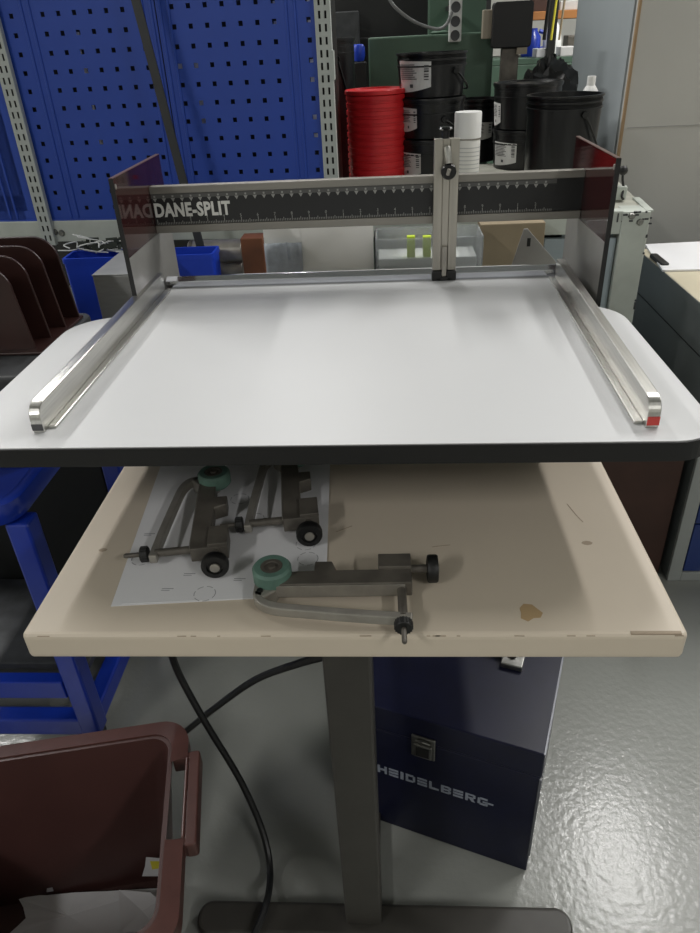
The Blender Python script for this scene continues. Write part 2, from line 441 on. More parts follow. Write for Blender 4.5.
for px, py in ((205,595),(308,560),(142,560),(255,520),(306,545),(240,500)):
    c = Zp(px,py,TZ); n = 20
    for k in range(n):
        if k%3 == 2: continue
        a0, a1 = 2*PI*k/n, 2*PI*(k+1)/n
        m.prism([(c.x+.013*math.cos(a0),c.y+.013*math.sin(a0)),(c.x+.013*math.cos(a1),c.y+.013*math.sin(a1)),(c.x+.0122*math.cos(a1),c.y+.0122*math.sin(a1)),(c.x+.0122*math.cos(a0),c.y+.0122*math.sin(a0))],TZ+.0019,TZ+.0022)
for px, py in ((168,590),(190,575),(240,580),(225,545),(300,580),(280,520),(150,535)):
    c = Zp(px,py,TZ); m.box(c.x-.007,c.x+.007,c.y-.0006,c.y+.0006,TZ+.0019,TZ+.0022); m.box(c.x-.007,c.x+.003,c.y-.0036,c.y-.0026,TZ+.0019,TZ+.0022)
tag(m.build('print_marks','print_ink',ps),'faint grey printed rings and text lines',kind='stuff')

def make_tool():
    r = thing('roller_tool','', 'tool')
    # bar with two lugs leaving a notch
    MB().prism([(-.002,-.010),(.158,-.010),(.158,.036),(.122,.036),(.122,.014),(.072,.014),(.066,.030),(.046,.030),(.046,.014),(.004,.012)],.006,.026).build('body','steel_dark',r,bevel=.0012)
    MB().box(.0,.150,-.0115,-.010,.008,.024).build('face_plate','steel_light',r,bevel=.0006)
    MB().prism([(.120,.012),(.158,.012),(.158,.036),(.120,.036)],.026,.031).build('lug_pad','steel_dark',r,bevel=.001)
    br = MB().prism([(-.022,-.018),(-.010,-.024),(.004,-.012),(.010,.006),(-.004,.016),(-.022,.004)],.001,.020).build('bracket','steel_light',r,bevel=.002)
    MB().cyl((-.014,-.013,.020),.0035,.0015,seg=12).build('bracket_screw','rubber',br)
    w = MB().lathe([(.006,.016),(.020,.016),(.0225,.019),(.0225,.034),(.020,.037),(.013,.037),(.012,.035),(.006,.035)],36,'z',(-.002,.010,0)).build('roller','rubber_green',r,smooth=True)
    h = MB().lathe([(0,.038),(.004,.038),(.0045,.0355),(.008,.0355),(.0085,.037),(.0125,.037),(.0125,.030),(0,.030)],28,'z',(-.002,.010,0)).build('roller_hub','steel_dark',r,smooth=True); h.parent = w
    MB().strap(spline([(-.016,-.012,.014),(-.013,-.026,.014),(.004,-.036,.014),(.04,-.042,.014),(.10,-.050,.014),(.156,-.056,.014)],6),.010,.012).build('arm','steel_light',r,bevel=.0015)
    rod = MB().lathe([(0,0),(.0052,0),(.0052,-.046),(0,-.046)],14,'y',(.146,-.008,.016)).build('rod','steel_dark',r,smooth=True)
    n = MB(); n.lathe([(0,0),(.0085,0),(.0095,-.001),(.0095,-.009),(.0085,-.010),(0,-.010)],18,'y',(.146,-.062,.016))
    for k in range(18):
        a = 2*PI*k/18; n.tube([(.146+.0095*math.sin(a),-.063,.016+.0095*math.cos(a)),(.146+.0095*math.sin(a),-.071,.016+.0095*math.cos(a))],.0008,4)
    n.build('knurled_nut','rubber',r).parent = rod
    MB().lathe([(0,0),(.003,0),(.003,-.018),(.0022,-.020),(0,-.020)],10,'y',(.146,-.072,.016)).build('rod_tip','steel_dark',r).parent = rod
    kn = MB(); kn.lathe([(0,.002),(.008,.001),(.010,0),(.0155,.001),(.0165,.003),(.0165,.011),(.0155,.013),(.010,.0135),(.009,.011),(0,.011)],28,'x',(.176,.022,.0185)); kn.build('knob','rubber',r,smooth=True)
    MB().cyl((.157,.022,.0185),.005,.020,'x',12).build('knob_shaft','steel_dark',r)
    MB().lathe([(0,.0125),(.006,.012),(.006,.014),(.003,.015),(0,.015)],14,'x',(.176,.022,.0185)).build('knob_screw','steel_light',r,smooth=True)
    return r
tool = make_tool()
tools = [tool, copy_tree(tool), copy_tree(tool)]
c = Zp(275,576,TZ+.02)
tools[0].location = (c.x,c.y-.012,TZ); tools[0].rotation_euler = (0,0,math.radians(1))
tools[0]['label'] = 'steel roller tool lying crosswise near the table edge, green roller uppermost'
c = Zp(219,480,TZ+.03)
tools[1].location = (c.x-.018,c.y+.005,TZ+.0022); tools[1].rotation_euler = (0,0,math.radians(-82))
tools[1]['label'] = 'steel roller tool on the printed sheet, its rod tip pointing over the sheet edge'
c = Zp(301,451,TZ+.03)
tools[2].location = (c.x-.018,c.y-.012,TZ+.0022); tools[2].rotation_euler = (0,0,math.radians(-82))
tools[2]['label'] = 'steel roller tool on the printed sheet, half hidden under the white board'
for q in tools: q['group'] = 'roller tools on the cream table'

# ------------------------------------------------------------------ blue toolbox on the floor
P0 = Zp(526,872,0); P1 = Zp(382,822,0)
ang = math.atan2(P0.y-P1.y, P0.x-P1.x)
tb = thing('toolbox','dark blue sheet metal case with latch and grey lettering under the table','toolbox',(P0.x,P0.y,0),ang)
TW, TD, TH = .345, .30, .348
def T_(): return MB()
T_().box(-TW,0,0,TD,.002,TH-.062).build('body','toolbox_blue',tb,bevel=.003)
T_().box(-TW-.002,.002,-.002,TD,TH-.060,TH).build('lid','toolbox_blue',tb,bevel=.003)
for s in (0,):
    T_().box(-.0005,.0025,-.0015,TD-.004,TH-.0018,TH+.0008).build('worn_edge','toolbox_edge',tb)
    T_().box(-.0015,.0022,-.0030,-.0018,.06,TH-.064).build('worn_edge','toolbox_edge',tb)
lz = TH-.062
lx_ = -.203
la = T_().box(lx_-.022,lx_+.022,-.006,-.0015,lz-.036,lz+.020).build('latch','latch',tb,bevel=.002)
T_().box(lx_-.017,lx_+.017,-.010,-.006,lz-.031,lz+.003).build('hasp','latch',tb,bevel=.002).parent = la
T_().box(lx_-.012,lx_+.012,-.0108,-.0098,lz-.026,lz-.003).build('hasp_recess','rubber',tb).parent = la
T_().tube([(lx_-.013,-.008,lz+.010),(lx_,-.010,lz+.014),(lx_+.013,-.008,lz+.010)],.002,6).build('hook_wire','latch',tb).parent = la
hd = T_().box(-.105,-.065,.160,.195,TH,TH+.012).build('handle_mount','latch',tb,bevel=.002)
T_().tube(spline([(-.085,.18,TH+.012),(-.10,.20,TH+.03),(-.17,.21,TH+.034),(-.245,.20,TH+.03),(-.265,.18,TH+.012)],5),.006).build('handle','rubber',tb)
T_().box(-.285,-.245,.160,.195,TH,TH+.012).build('handle_mount','latch',tb,bevel=.002)
# lettering from strokes
def glyph(mb, ch, x, w, h, z0):
    s = h*.22
    def r(a0,a1,b0,b1): mb.box(x+a0*w,x+a1*w,-.0007,.0003,z0+b0*h,z0+b1*h)
    v = .26; b = .24
    if ch == 'H': r(0,v,0,1); r(1-v,1,0,1); r(v,1-v,.38,.62)
    elif ch == 'E': r(0,1,0,b); r(0,1,.38,.62); r(0,1,1-b,1)
    elif ch == 'I': r(.0,1,0,1)
    elif ch == 'D': r(0,v,0,1); r(v,.8,0,b); r(v,.8,1-b,1); r(1-v,1,.14,.86)
    elif ch == 'L': r(0,v,0,1); r(v,1,0,b)
    elif ch == 'B': r(0,v,0,1); r(v,.85,0,.2); r(v,.85,.4,.6); r(v,.85,.8,1); r(1-v,1,.08,.42); r(1-v,1,.58,.92)
    elif ch == 'R': r(0,v,0,1); r(v,.85,.36,.56); r(v,.85,.8,1); r(1-v,1,.52,.92); mb.prism_y([(x+.4*w,z0+.38*h),(x+.72*w,z0+.38*h),(x+w,z0),(x+.68*w,z0)],-.0007,.0003)
    elif ch == 'G': r(.2,.95,1-b,1); r(0,v,.12,.88); r(.2,.95,0,b); r(1-v,1,0,.5); r(.5,1.55,.36,.56)
lx = -.293
for ch in 'HEIDELBERG':
    m = MB(); w = .0062 if ch == 'I' else .0185
    glyph(m,ch,lx,w,.021,.162)
    o = m.build('letter','logo_grey',tb); lx += w+.0042

# ------------------------------------------------------------------ brown crate in front
CA = math.radians(11)
cr = thing('crate','dark brown plastic crate with open handle, paper scraps inside','crate',(-.364,.814,0),CA)
CW, CD, CZ = .55, .38, .345
def ring(i, n=8): return rrect(-CW+i,-i,-CD+i,-i,max(.05-i*.5,.02),n)
def loops(mb, ls):
    n = len(ls[0][0]); vs = [(x,y,z) for l, z in ls for x, y in l]; fs = []
    for j in range(len(ls)-1):
        for k in range(n):
            fs.append((j*n+k,j*n+(k+1)%n,(j+1)*n+(k+1)%n,(j+1)*n+k))
    fs.append(list(range(n))); fs.append([(len(ls)-1)*n+k for k in range(n)][::-1])
    mb.add(vs, fs)
m = MB(); loops(m,[(ring(.080),.002),(ring(.030),CZ-.004),(ring(.0255),CZ-.004),(ring(.0255),CZ),(ring(.033),CZ),(ring(.084),.010)])
m.build('body','crate_brown',cr,smooth=True)
hy0, hy1 = -.222, -.080
def inh(p): return p[0] > -.04 and hy0 < p[1] < hy1
m = MB()
def dens(l):
    out = []
    for k in range(len(l)):
        a, b = Vector(l[k]), Vector(l[(k+1)%len(l)])
        n = max(1,int((b-a).length/.02)) if (b-a).length > .03 else 1
        for j in range(n): out.append(a+(b-a)*(j/n))
    return out
def dring(i):
    r = .05-i*.5
    return rrect(-CW+i,-i,-CD+i,-i,r,8)
a_, b_ = dring(.0), dring(.027)
pa, pb = [], []
for k in range(len(a_)):
    A0, A1, B0, B1 = Vector(a_[k]), Vector(a_[(k+1)%len(a_)]), Vector(b_[k]), Vector(b_[(k+1)%len(b_)])
    n = 40 if (A1-A0).length > .1 else 1
    for j in range(n): pa.append(A0.lerp(A1,j/n)); pb.append(B0.lerp(B1,j/n))
n = len(pa)
for k in range(n):
    k2 = (k+1)%n; mid = (pa[k]+pa[k2])/2
    if mid.x > -.03 and hy0 < mid.y < hy1: continue
    m.add([(pa[k].x,pa[k].y,CZ-.028),(pa[k].x,pa[k].y,CZ),(pb[k].x,pb[k].y,CZ+.003),(pb[k].x,pb[k].y,CZ-.008),(pa[k2].x,pa[k2].y,CZ-.028),(pa[k2].x,pa[k2].y,CZ),(pb[k2].x,pb[k2].y,CZ+.003),(pb[k2].x,pb[k2].y,CZ-.008)],
          [(0,1,5,4),(1,2,6,5),(2,3,7,6)])
m.build('rim','crate_rim',cr,smooth=True)
hb = MB(); hb.prism(rrect(.000,.020,hy0-.012,hy1+.012,.006,4),CZ-.034,CZ-.002); hb.box(-.026,.004,hy1-.002,hy1+.010,CZ-.034,CZ-.001); hb.box(-.026,.004,hy0-.010,hy0+.002,CZ-.034,CZ-.001)
hb.box(-.004,.002,hy0,hy1,CZ-.034,CZ+.001)
hb.build('handle','crate_rim',cr,bevel=.003,seg=3)
CM = Matrix.Rotation(-CA,4,'Z') @ Matrix.Translation((.378,-.832,0))
# paper in the crate (top-level, lying on the crate floor)
zf = .0125
edge = [(160,885),(135,887),(105,888),(75,890),(45,892),(20,893),(17,896),(22,905),(24,915),(15,925),(2,935)]
pts = [Zp(a,b,zf+.02) for a,b in edge]
def scrap(name, pl, label, m='paper', z=zf, lift=.02, thick=.0008, cat='paper'):
    mb = MB(); n = len(pl)
    c = sum((p for p in pl),Vector())/n
    vs = [(p.x,p.y,z+lift*(1 if k%2 else .75)) for k,p in enumerate(pl)]+[(c.x,c.y,z+.001)]
    vs2 = [(x,y,h-thick) for x,y,h in vs]
    N = n+1
    fs = [(k,(k+1)%n,n) for k in range(n)]+[(N+(k+1)%n,N+k,N+n) for k in range(n)]+[(k,(k+1)%n,N+(k+1)%n,N+k) for k in range(n)]
    mb.add(vs+vs2,fs)
    return tag(mb.build(name,m),label,cat)
low = [Zp(165,930,zf+.02)]
pl = [Vector((p.x,p.y,0)) for p in pts]+[Vector((-.70,.57,0)),Vector((-.45,.57,0))]+[Vector((low[0].x-.005,low[0].y,0))]
scrap('waste_paper',pl,'torn white paper sheet lying on the crate floor',lift=.012)
pl = [Zp(a,b,zf+.03) for a,b in ((118,888),(150,891),(158,899),(158,930),(120,930))]
scrap('waste_paper',[Vector((p.x,p.y,0)) for p in pl],'faintly printed white paper on top of the torn sheet in the crate','paper',z=zf+.016,lift=.010)
q = [Zp(a,b,.09) for a,b in ((146,857),(160,858),(159,876),(142,876),(145,866))]
sx0 = thing('paper_scrap','small grey scrap with a yellow patch against the crate wall','paper',(q[0].x,q[0].y,.09))
S_ = Matrix.Translation(-Vector(sx0.location))
m = MB(); m.M = S_; m.prism([(p.x,p.y) for p in q],.089,.0896); m.build('scrap','paper_grey',sx0)
qq = [Zp(a,b,.091) for a,b in ((150,861),(160,861),(159,868),(152,869))]
m = MB(); m.M = S_; m.prism([(p.x,p.y) for p in qq],.0895,.0905); m.build('yellow_patch','yellow',sx0)
q = [Zp(a,b,.04) for a,b in ((47,883),(50,880),(53,890),(46,891))]
tag(MB().prism([(p.x,p.y) for p in q],.036,.0366).build('paper_scrap','paper_grey'),'tiny pale scrap beside the torn sheet in the crate','paper')

# ------------------------------------------------------------------ cables under the table
def cable(name, pts, r, m, label):
    return tag(MB().tube(spline(pts,10),r,8).build(name,m,smooth=True),label,'cable')
cz = .006
def C(px,py,z): p = Zp(px,py,z); return (p.x,p.y,z)
cable('power_cable',[C(168,640,.52),C(178,672,.42),C(205,722,.30),C(240,780,.16),C(262,830,.06),C(270,870,.018),C(266,905,.049),C(252,940,.049)],.0065,'cable_black','thick black cable curving down from the table onto the steel foot')
cable('power_cable',[C(330,655,.60),C(300,663,.55),C(255,680,.42),C(215,708,.27),C(190,728,.12),C(165,748,.03),C(140,760,.0068),C(100,770,.0068)],.0065,'cable_black','black cable sweeping from the table column to the floor by the blue frame')

# ------------------------------------------------------------------ blue trolley at the left
tr = thing('trolley','glossy blue steel trolley frame with rounded top tray','trolley',(-.9,1.2,0))
R_ = Matrix.Translation((.9,-1.2,0))
def TR(): m = MB(); m.M = R_; return m
trz = .685
legs = ((-.680,1.02),(-.680,1.44),(-1.20,1.02),(-1.20,1.44))
for x, y in legs:
    TR().box(x-.022,x+.022,y-.022,y+.022,.05,trz-.05).build('leg','trolley_blue',tr,bevel=.005)
TR().box(-1.178,-.663,1.00,1.04,.05,.10).build('base_rail','trolley_blue',tr,bevel=.005)
TR().box(-1.178,-.663,1.42,1.46,.05,.10).build('base_rail','trolley_blue',tr,bevel=.005)
TR().box(-.705,-.665,1.04,1.42,.05,.10).build('base_rail','trolley_blue',tr,bevel=.005)
TR().box(-1.22,-1.18,1.04,1.42,.05,.10).build('base_rail','trolley_blue',tr,bevel=.005)
for x, y in legs:
    w_ = TR(); w_.lathe([(0,-.012),(.022,-.012),(.025,-.008),(.025,.008),(.022,.012),(0,.012)],18,'x',(x,y,.025)); w_.build('caster','rubber',tr,smooth=True)
lp = [(rrect(-1.24+i,-.664-i,.975+i,1.48-i,.06-i*.6,8),z) for i,z in ((.03,trz-.055),(.008,trz-.045),(0,trz-.02),(.004,trz-.004),(.014,trz),(.028,trz-.004),(.034,trz-.012))]
m = TR(); loops(m,lp); m.build('top_tray','trolley_blue',tr,smooth=True)
TR().box(-1.178,-.708,1.005,1.035,.165,.215).build('cross_brace','trolley_blue',tr,bevel=.003)
TR().box(-1.178,-.708,1.43,1.445,.10,.62).build('back_panel','machine_dark',tr,bevel=.003)  # added panel, dark in place of the shaded view through the frame
TR().box(-1.178,-.708,1.12,1.42,.13,.15).build('low_shelf','chest_dark',tr,bevel=.003)
# chest on it
ch = thing('tool_chest','scuffed dark grey chest standing on the blue trolley','chest',(-.95,1.28,trz))
X_ = Matrix.Translation((.95,-1.28,-trz))
def CH(): m = MB(); m.M = X_; return m
CHZ = .878
CH().box(-1.20,-.702,1.14,1.43,trz-.0115,CHZ-.05).build('body','chest_dark',ch,bevel=.006)
CH().prism(rrect(-1.21,-.640,1.10,1.44,.02,5),CHZ-.048,CHZ).build('lid','chest_dark',ch,bevel=.008,seg=3)
# organiser
og = thing('file_organiser','dark brown plastic file rack with rounded dividers on the grey chest','organiser',(-.8,1.3,CHZ))
O_ = Matrix.Translation((.8,-1.3,-CHZ))
def OG(): m = MB(); m.M = O_; return m
for k in range(4):
    y = 1.392-.058*k; xr = -.648-.006*k; h = .172-.003*k
    pr = [(-1.02,CHZ+.002)]+[(xr,CHZ+.002),(xr-.012,CHZ+h-.05)]+[(xr-.012-.045+.045*math.cos(a),CHZ+h-.045+.045*math.sin(a)) for a in [i*PI/16 for i in range(1,9)]]+[(-1.02,CHZ+h)]
    OG().prism_y(pr,y,y+.005).build('divider','organiser_brown',og,bevel=.0015)
OG().box(-1.02,-.645,1.20,1.405,CHZ+.0005,CHZ+.006).build('base','organiser_brown',og,bevel=.002)
OG().box(-1.025,-1.018,1.20,1.405,CHZ+.0005,CHZ+.12).build('end_panel','organiser_brown',og,bevel=.002)

# ------------------------------------------------------------------ low table behind with boxes and offcuts
HZ = .72
bt = thing('back_table','plain grey table behind the splitting table, mostly hidden','table',(-.1,1.6,0))
B_ = Matrix.Translation((.1,-1.6,0))
def BT_(): m = MB(); m.M = B_; return m
BT_().box(-.80,.45,1.49,1.84,HZ-.03,HZ).build('tabletop','bench_panel',bt,bevel=.003)
for x in (-.56,.38):
    for y in (1.53,1.78): BT_().box(x-.02,x+.02,y-.02,y+.02,0,HZ-.03).build('leg','bench_panel',bt,bevel=.002)
def wbox(name, x0,x1,y0,y1,z0,z1,m,label,cat,bevel=.002):
    o = MB().box(x0,x1,y0,y1,z0,z1).build(name,m,bevel=bevel); return tag(o,label,cat)
# silver box
yS = 1.50
a = Yp(92,275,yS); 
sb = thing('metal_box','brushed grey metal box with open flat top beside the brown file rack','box',(a.x,yS,HZ))
zS = a.z; yb = Zp(123,243,zS).y
m = MB(); m.box(0,.11,0,1.69-yS,0,zS-HZ-.003); m.build('body','box_silver',sb,bevel=.002)
m = MB(); m.box(-.001,.111,-.001,1.69-yS+.001,zS-HZ-.003,zS-HZ); m.build('lid','box_silver',sb,bevel=.001)

# ------------------------------------------------------------------ bench behind, slightly turned
BA = math.radians(-5)
B0 = Vector((0,1.885,0))
bn = Vector((math.sin(-BA),math.cos(-BA),0)); bu = Vector((math.cos(BA),math.sin(BA),0)); bv = Vector((-math.sin(BA),math.cos(BA),0))
def BL(px,py,t=0):                     # pixel -> (s, z) on the bench plane at depth t behind its front
    d = ray(px,py); o = B0+bv*t; k = (o-CP).dot(bv)/d.dot(bv); p = CP+d*k
    return ((p-o).dot(bu), p.z)
def BW(s,t,z): p = B0+bu*s+bv*t; return Vector((p.x,p.y,z))
def BZp(px,py,z):                      # pixel -> bench coords on a level plane
    p = Zp(px,py,z)-B0; return (p.dot(bu),p.dot(bv))
zt_b = BL(45,221)[1]; zb_b = BL(43,242)[1]
sR = BL(652,206)[0]
bench = thing('workbench','light grey steel workbench with chipped paint behind the splitting table','workbench',B0,BA)
MB().box(-1.75,sR-.002,0,.035,zb_b,zt_b).build('front_beam','bench_white',bench,bevel=.003)
MB().box(-1.75,sR,.036,.80,zt_b-.035,zt_b-.003).build('bench_top','benchtop',bench,bevel=.003)
pw = sR-BL(622,216)[0]
MB().box(sR-pw,sR,-.004,.07,.0,zt_b-.001).build('post','bench_white',bench,bevel=.003)
MB().box(sR-.012,sR+.006,.0,.16,zt_b-.004,zt_b+.001).build('corner_plate','bench_white',bench,bevel=.001)
MB().box(sR-.07,sR,.73,.80,0,zt_b-.036).build('post','bench_white',bench,bevel=.003)
for y in (0,.74): MB().box(-1.75,-1.69,y,y+.06,0,zb_b if y == 0 else zt_b-.036).build('post','bench_white',bench,bevel=.003)
MB().box(.40,sR-pw-.002,.012,.03,.25,zb_b-.012).build('side_panel','bench_panel',bench,bevel=.002)
MB().box(sR-.010,sR-.002,.072,.728,.25,zb_b).build('end_panel','bench_panel',bench,bevel=.002)
MB().box(-1.69,.398,.50,.53,.30,.62).build('back_panel','bench_panel',bench,bevel=.002)
for px, py in ((632,216),(640,222)):
    s, z = BL(px,py,-.004); MB().lathe([(0,-.005),(.006,-.005),(.008,-.002),(.008,0),(0,0)],14,'y',(s,-.004,z)).build('bolt','latch',bench,smooth=True)
for px, py in ((55,232),(62,233)):
    s, z = BL(px,py,0); MB().lathe([(0,-.006),(.007,-.006),(.009,-.002),(.009,0),(0,0)],14,'y',(s,0,z)).build('bolt','latch',bench,smooth=True)
s, z = BL(614,222,-.001)
text_obj('painted_mark','1.',.03,'socket_dark',bench,Matrix.Translation((s,-.0018,z)) @ RX,bold=.0003,ext=.0006)
m = MB(); random.seed(5)
for k in range(14):
    x = sR-random.uniform(.0,pw); z = zt_b-abs(random.gauss(0,.012)); m.box(x,x+random.uniform(.003,.010),-.0048,-.0036,z-.004,z)
for k in range(8):
    z = random.uniform(zb_b-.3,zt_b); m.box(sR-.004,sR+.0006,-.0048,-.002,z,z+random.uniform(.004,.012))
tag(m.build('paint_chips','socket_dark',bench),kind='stuff')
# lever knob on the bench corner
s, t_ = BZp(611,200,zt_b)
lv = thing('lever_switch','small lever with black ball knob mounted on the bench corner','lever',BW(s,max(t_,.03),zt_b),BA)
MB().box(-.02,.035,-.012,.012,.001,.035).build('mount','bench_white',lv,bevel=.003)
MB().tube(spline([(.028,-.014,.004),(.022,-.018,.012),(.026,-.006,.030),(.022,0,.048),(.020,0,.064)],5),.003,8).build('stem','rubber',lv,smooth=True)
MB().lathe([(0,-.012),(.006,-.0104),(.0104,-.006),(.012,0),(.0104,.006),(.006,.0104),(0,.012)],18,'z',(.020,0,.072)).build('ball_knob','rubber',lv,smooth=True)

# perforated panels and slotted posts on the bench front
HP = .0402                                                # hole pitch
h0, zrow = BL(196,173,.006)
PT = .002
zlo = BL(100,219,.006)[1]; zhi = 1.66
rows = [zrow-.0402*2 + .0402*k for k in range(0,17)]
rows = [z for z in rows if z > zlo+.010 and z < zhi-.02]
hs = .0052
zs = [zlo]+[v for z in rows for v in (z-hs,z+hs)]+[zhi]
def panel(x0, x1, cols, label, ribs):
    t = thing('pegboard_panel',label,'pegboard',BW((x0+x1)/2,.006,zlo),BA,'blue pegboard panels')
    c = (x0+x1)/2
    xs = [x0-c]+[v for x in cols for v in (x-c-hs,x-c+hs)]+[x1-c]
    holes = {(2*i+1,2*j+1) for i in range(len(cols)) for j in range(len(rows))}
    m = MB(); perforated(m,xs,[z-zlo for z in zs],holes,0); o = m.build('sheet','peg_blue',t)
    so = o.modifiers.new('thick','SOLIDIFY'); so.thickness = .0015; so.offset = 0
    for r in ribs:
        m = MB()
        for q in (-.010,.010):
            m.prism([(r-c+q-.004,-.0008),(r-c+q+.004,-.0008),(r-c+q+.0025,-.004),(r-c+q-.0025,-.004)],.004,zhi-zlo-.004)
        m.build('rib','peg_blue',t,bevel=.001)
    m = MB(); m.box(x0-c,x1-c,-.004,.006,-.006,.001); m.build('bottom_fold','peg_blue',t,bevel=.001)
    return t
col = lambda k: h0+HP*k
sP1 = BL(46,220)[0]; sP2 = BL(332,178)[0]
panel(col(-1)+.002,sP2-.012,[col(k) for k in range(0,7)]+[col(8)],'blue perforated panel beside the slotted post next to the red lids',[col(-1)+.022,col(7)])
panel(sP1-.004,col(-1)-.001,[c for c in [col(k) for k in (-10,)+tuple(range(-8,-1))] if c > sP1+.01],'blue perforated panel between the two slotted posts, dark bar crossing its corner',[col(-9),col(-1)-.02])
panel(sP1-.42,sP1-.0045,[sP1-.055-HP*k for k in range(0,8) if k != 1],'blue perforated panel ending behind the slotted post above the brown rack',[sP1-.055-HP])
def post(s, label, z1, w=.036):
    t = thing('slotted_post',label,'post',BW(s,0,0),BA,'slotted shelving posts')
    z0 = zb_b-.006
    xs = [-w/2,-.0095,-.0045,.0045,.0095,w/2]; zs_ = [z0]; k = 0; holes = set(); z = z0+.012; j = 1
    while z < z1-.03:
        zs_ += [z,z+.015]; holes |= {(1,j),(3,j)}; j += 2; z += .0255
    zs_.append(z1)
    m = MB(); perforated(m,xs,zs_,holes,-.012); o = m.build('front_face','post_grey',t)
    so = o.modifiers.new('thick','SOLIDIFY'); so.thickness = .0016; so.offset = 1
    m = MB(); m.box(-w/2,-w/2+.0016,-.012,0,z0,z1); m.box(w/2-.0016,w/2,-.012,0,z0,z1); m.build('flange','post_grey',t)
    m = MB(); m.box(-w/2+.0016,w/2-.0016,-.002,0,z0,z1); m.build('back_web','machine_dark',t)
    return t
post(sP1,'light grey slotted post at the outer edge of the pegboards, above the brown rack',1.66)
p2 = post(sP2,'light grey slotted post between the blue pegboard and the red lids',1.66)
s, z = BL(337,65,-.012); MB().box(.014,.022,-.016,-.002,z-.03,z+.03).build('clip','post_grey',p2,bevel=.001)
# dark leaning bar
pa_, pb_ = Yp(120,-60,1.86), Yp(206,268,1.79)
dirv = (pb_-pa_); bot = pa_+dirv*((pa_.z-HZ-.01)/(pa_.z-pb_.z))
dd = dirv.normalized(); side = dd.cross(Vector((0,1,0))).normalized(); nn = dd.cross(side)
m = MB(); hw, ht = .010, .003
m.add([tuple(P+side*(a*hw)+nn*(b*ht)) for P in (pa_,bot) for a,b in ((-1,-1),(1,-1),(1,1),(-1,1))],[(0,1,2,3),(7,6,5,4),(0,1,5,4),(1,2,6,5),(2,3,7,6),(3,0,4,7)])
tag(m.build('flat_bar','dark_bar'),'long dark flat bar leaning across the blue pegboard','bar')

# ------------------------------------------------------------------ red lids, buckets and can on the bench
BTZ = zt_b-.003
def pxw(xl,xr,y,Y): return (Yp(xr,y,Y)-Yp(xl,y,Y)).length
b = Zp(378,186,BTZ); rr = pxw(347,406,130,b.y)/2
top = Yp(376,94,b.y).z; nl = 13; pit = (top-BTZ)/nl
lidm = [(0,.002),(rr*.90,.002),(rr*.93,0),(rr*.968,0),(rr*.968,pit*.38),(rr,pit*.42),(rr,pit*.97),(rr*.985,pit),(rr*.93,pit),(rr*.91,pit*.75),(rr*.89,pit*.6),(0,pit*.6)]
base = MB().lathe(lidm,40).build('red_cover','red_plastic',smooth=True)
for k in range(nl):
    o = base if k == 0 else base.copy()
    if k: COL.objects.link(o)
    o.location = (b.x,b.y,BTZ+pit*k)
    tag(o,'red plastic lid inside the tall red stack on the bench','lid','red lids stacked on the bench')
rt = MB().lathe([(0,.0),(rr*.94,0),(rr*1.0,.001),(rr*1.03,.003),(rr*1.03,.012),(rr*1.01,.014),(rr*.95,.014),(rr*.93,.009),(rr*.6,.008),(0,.008)],40).build('red_cover','red_plastic',smooth=True)
rt.location = (b.x,b.y,BTZ+pit*nl); tag(rt,'red plastic lid, topmost of the red stack, with a recessed top','lid','red lids stacked on the bench')

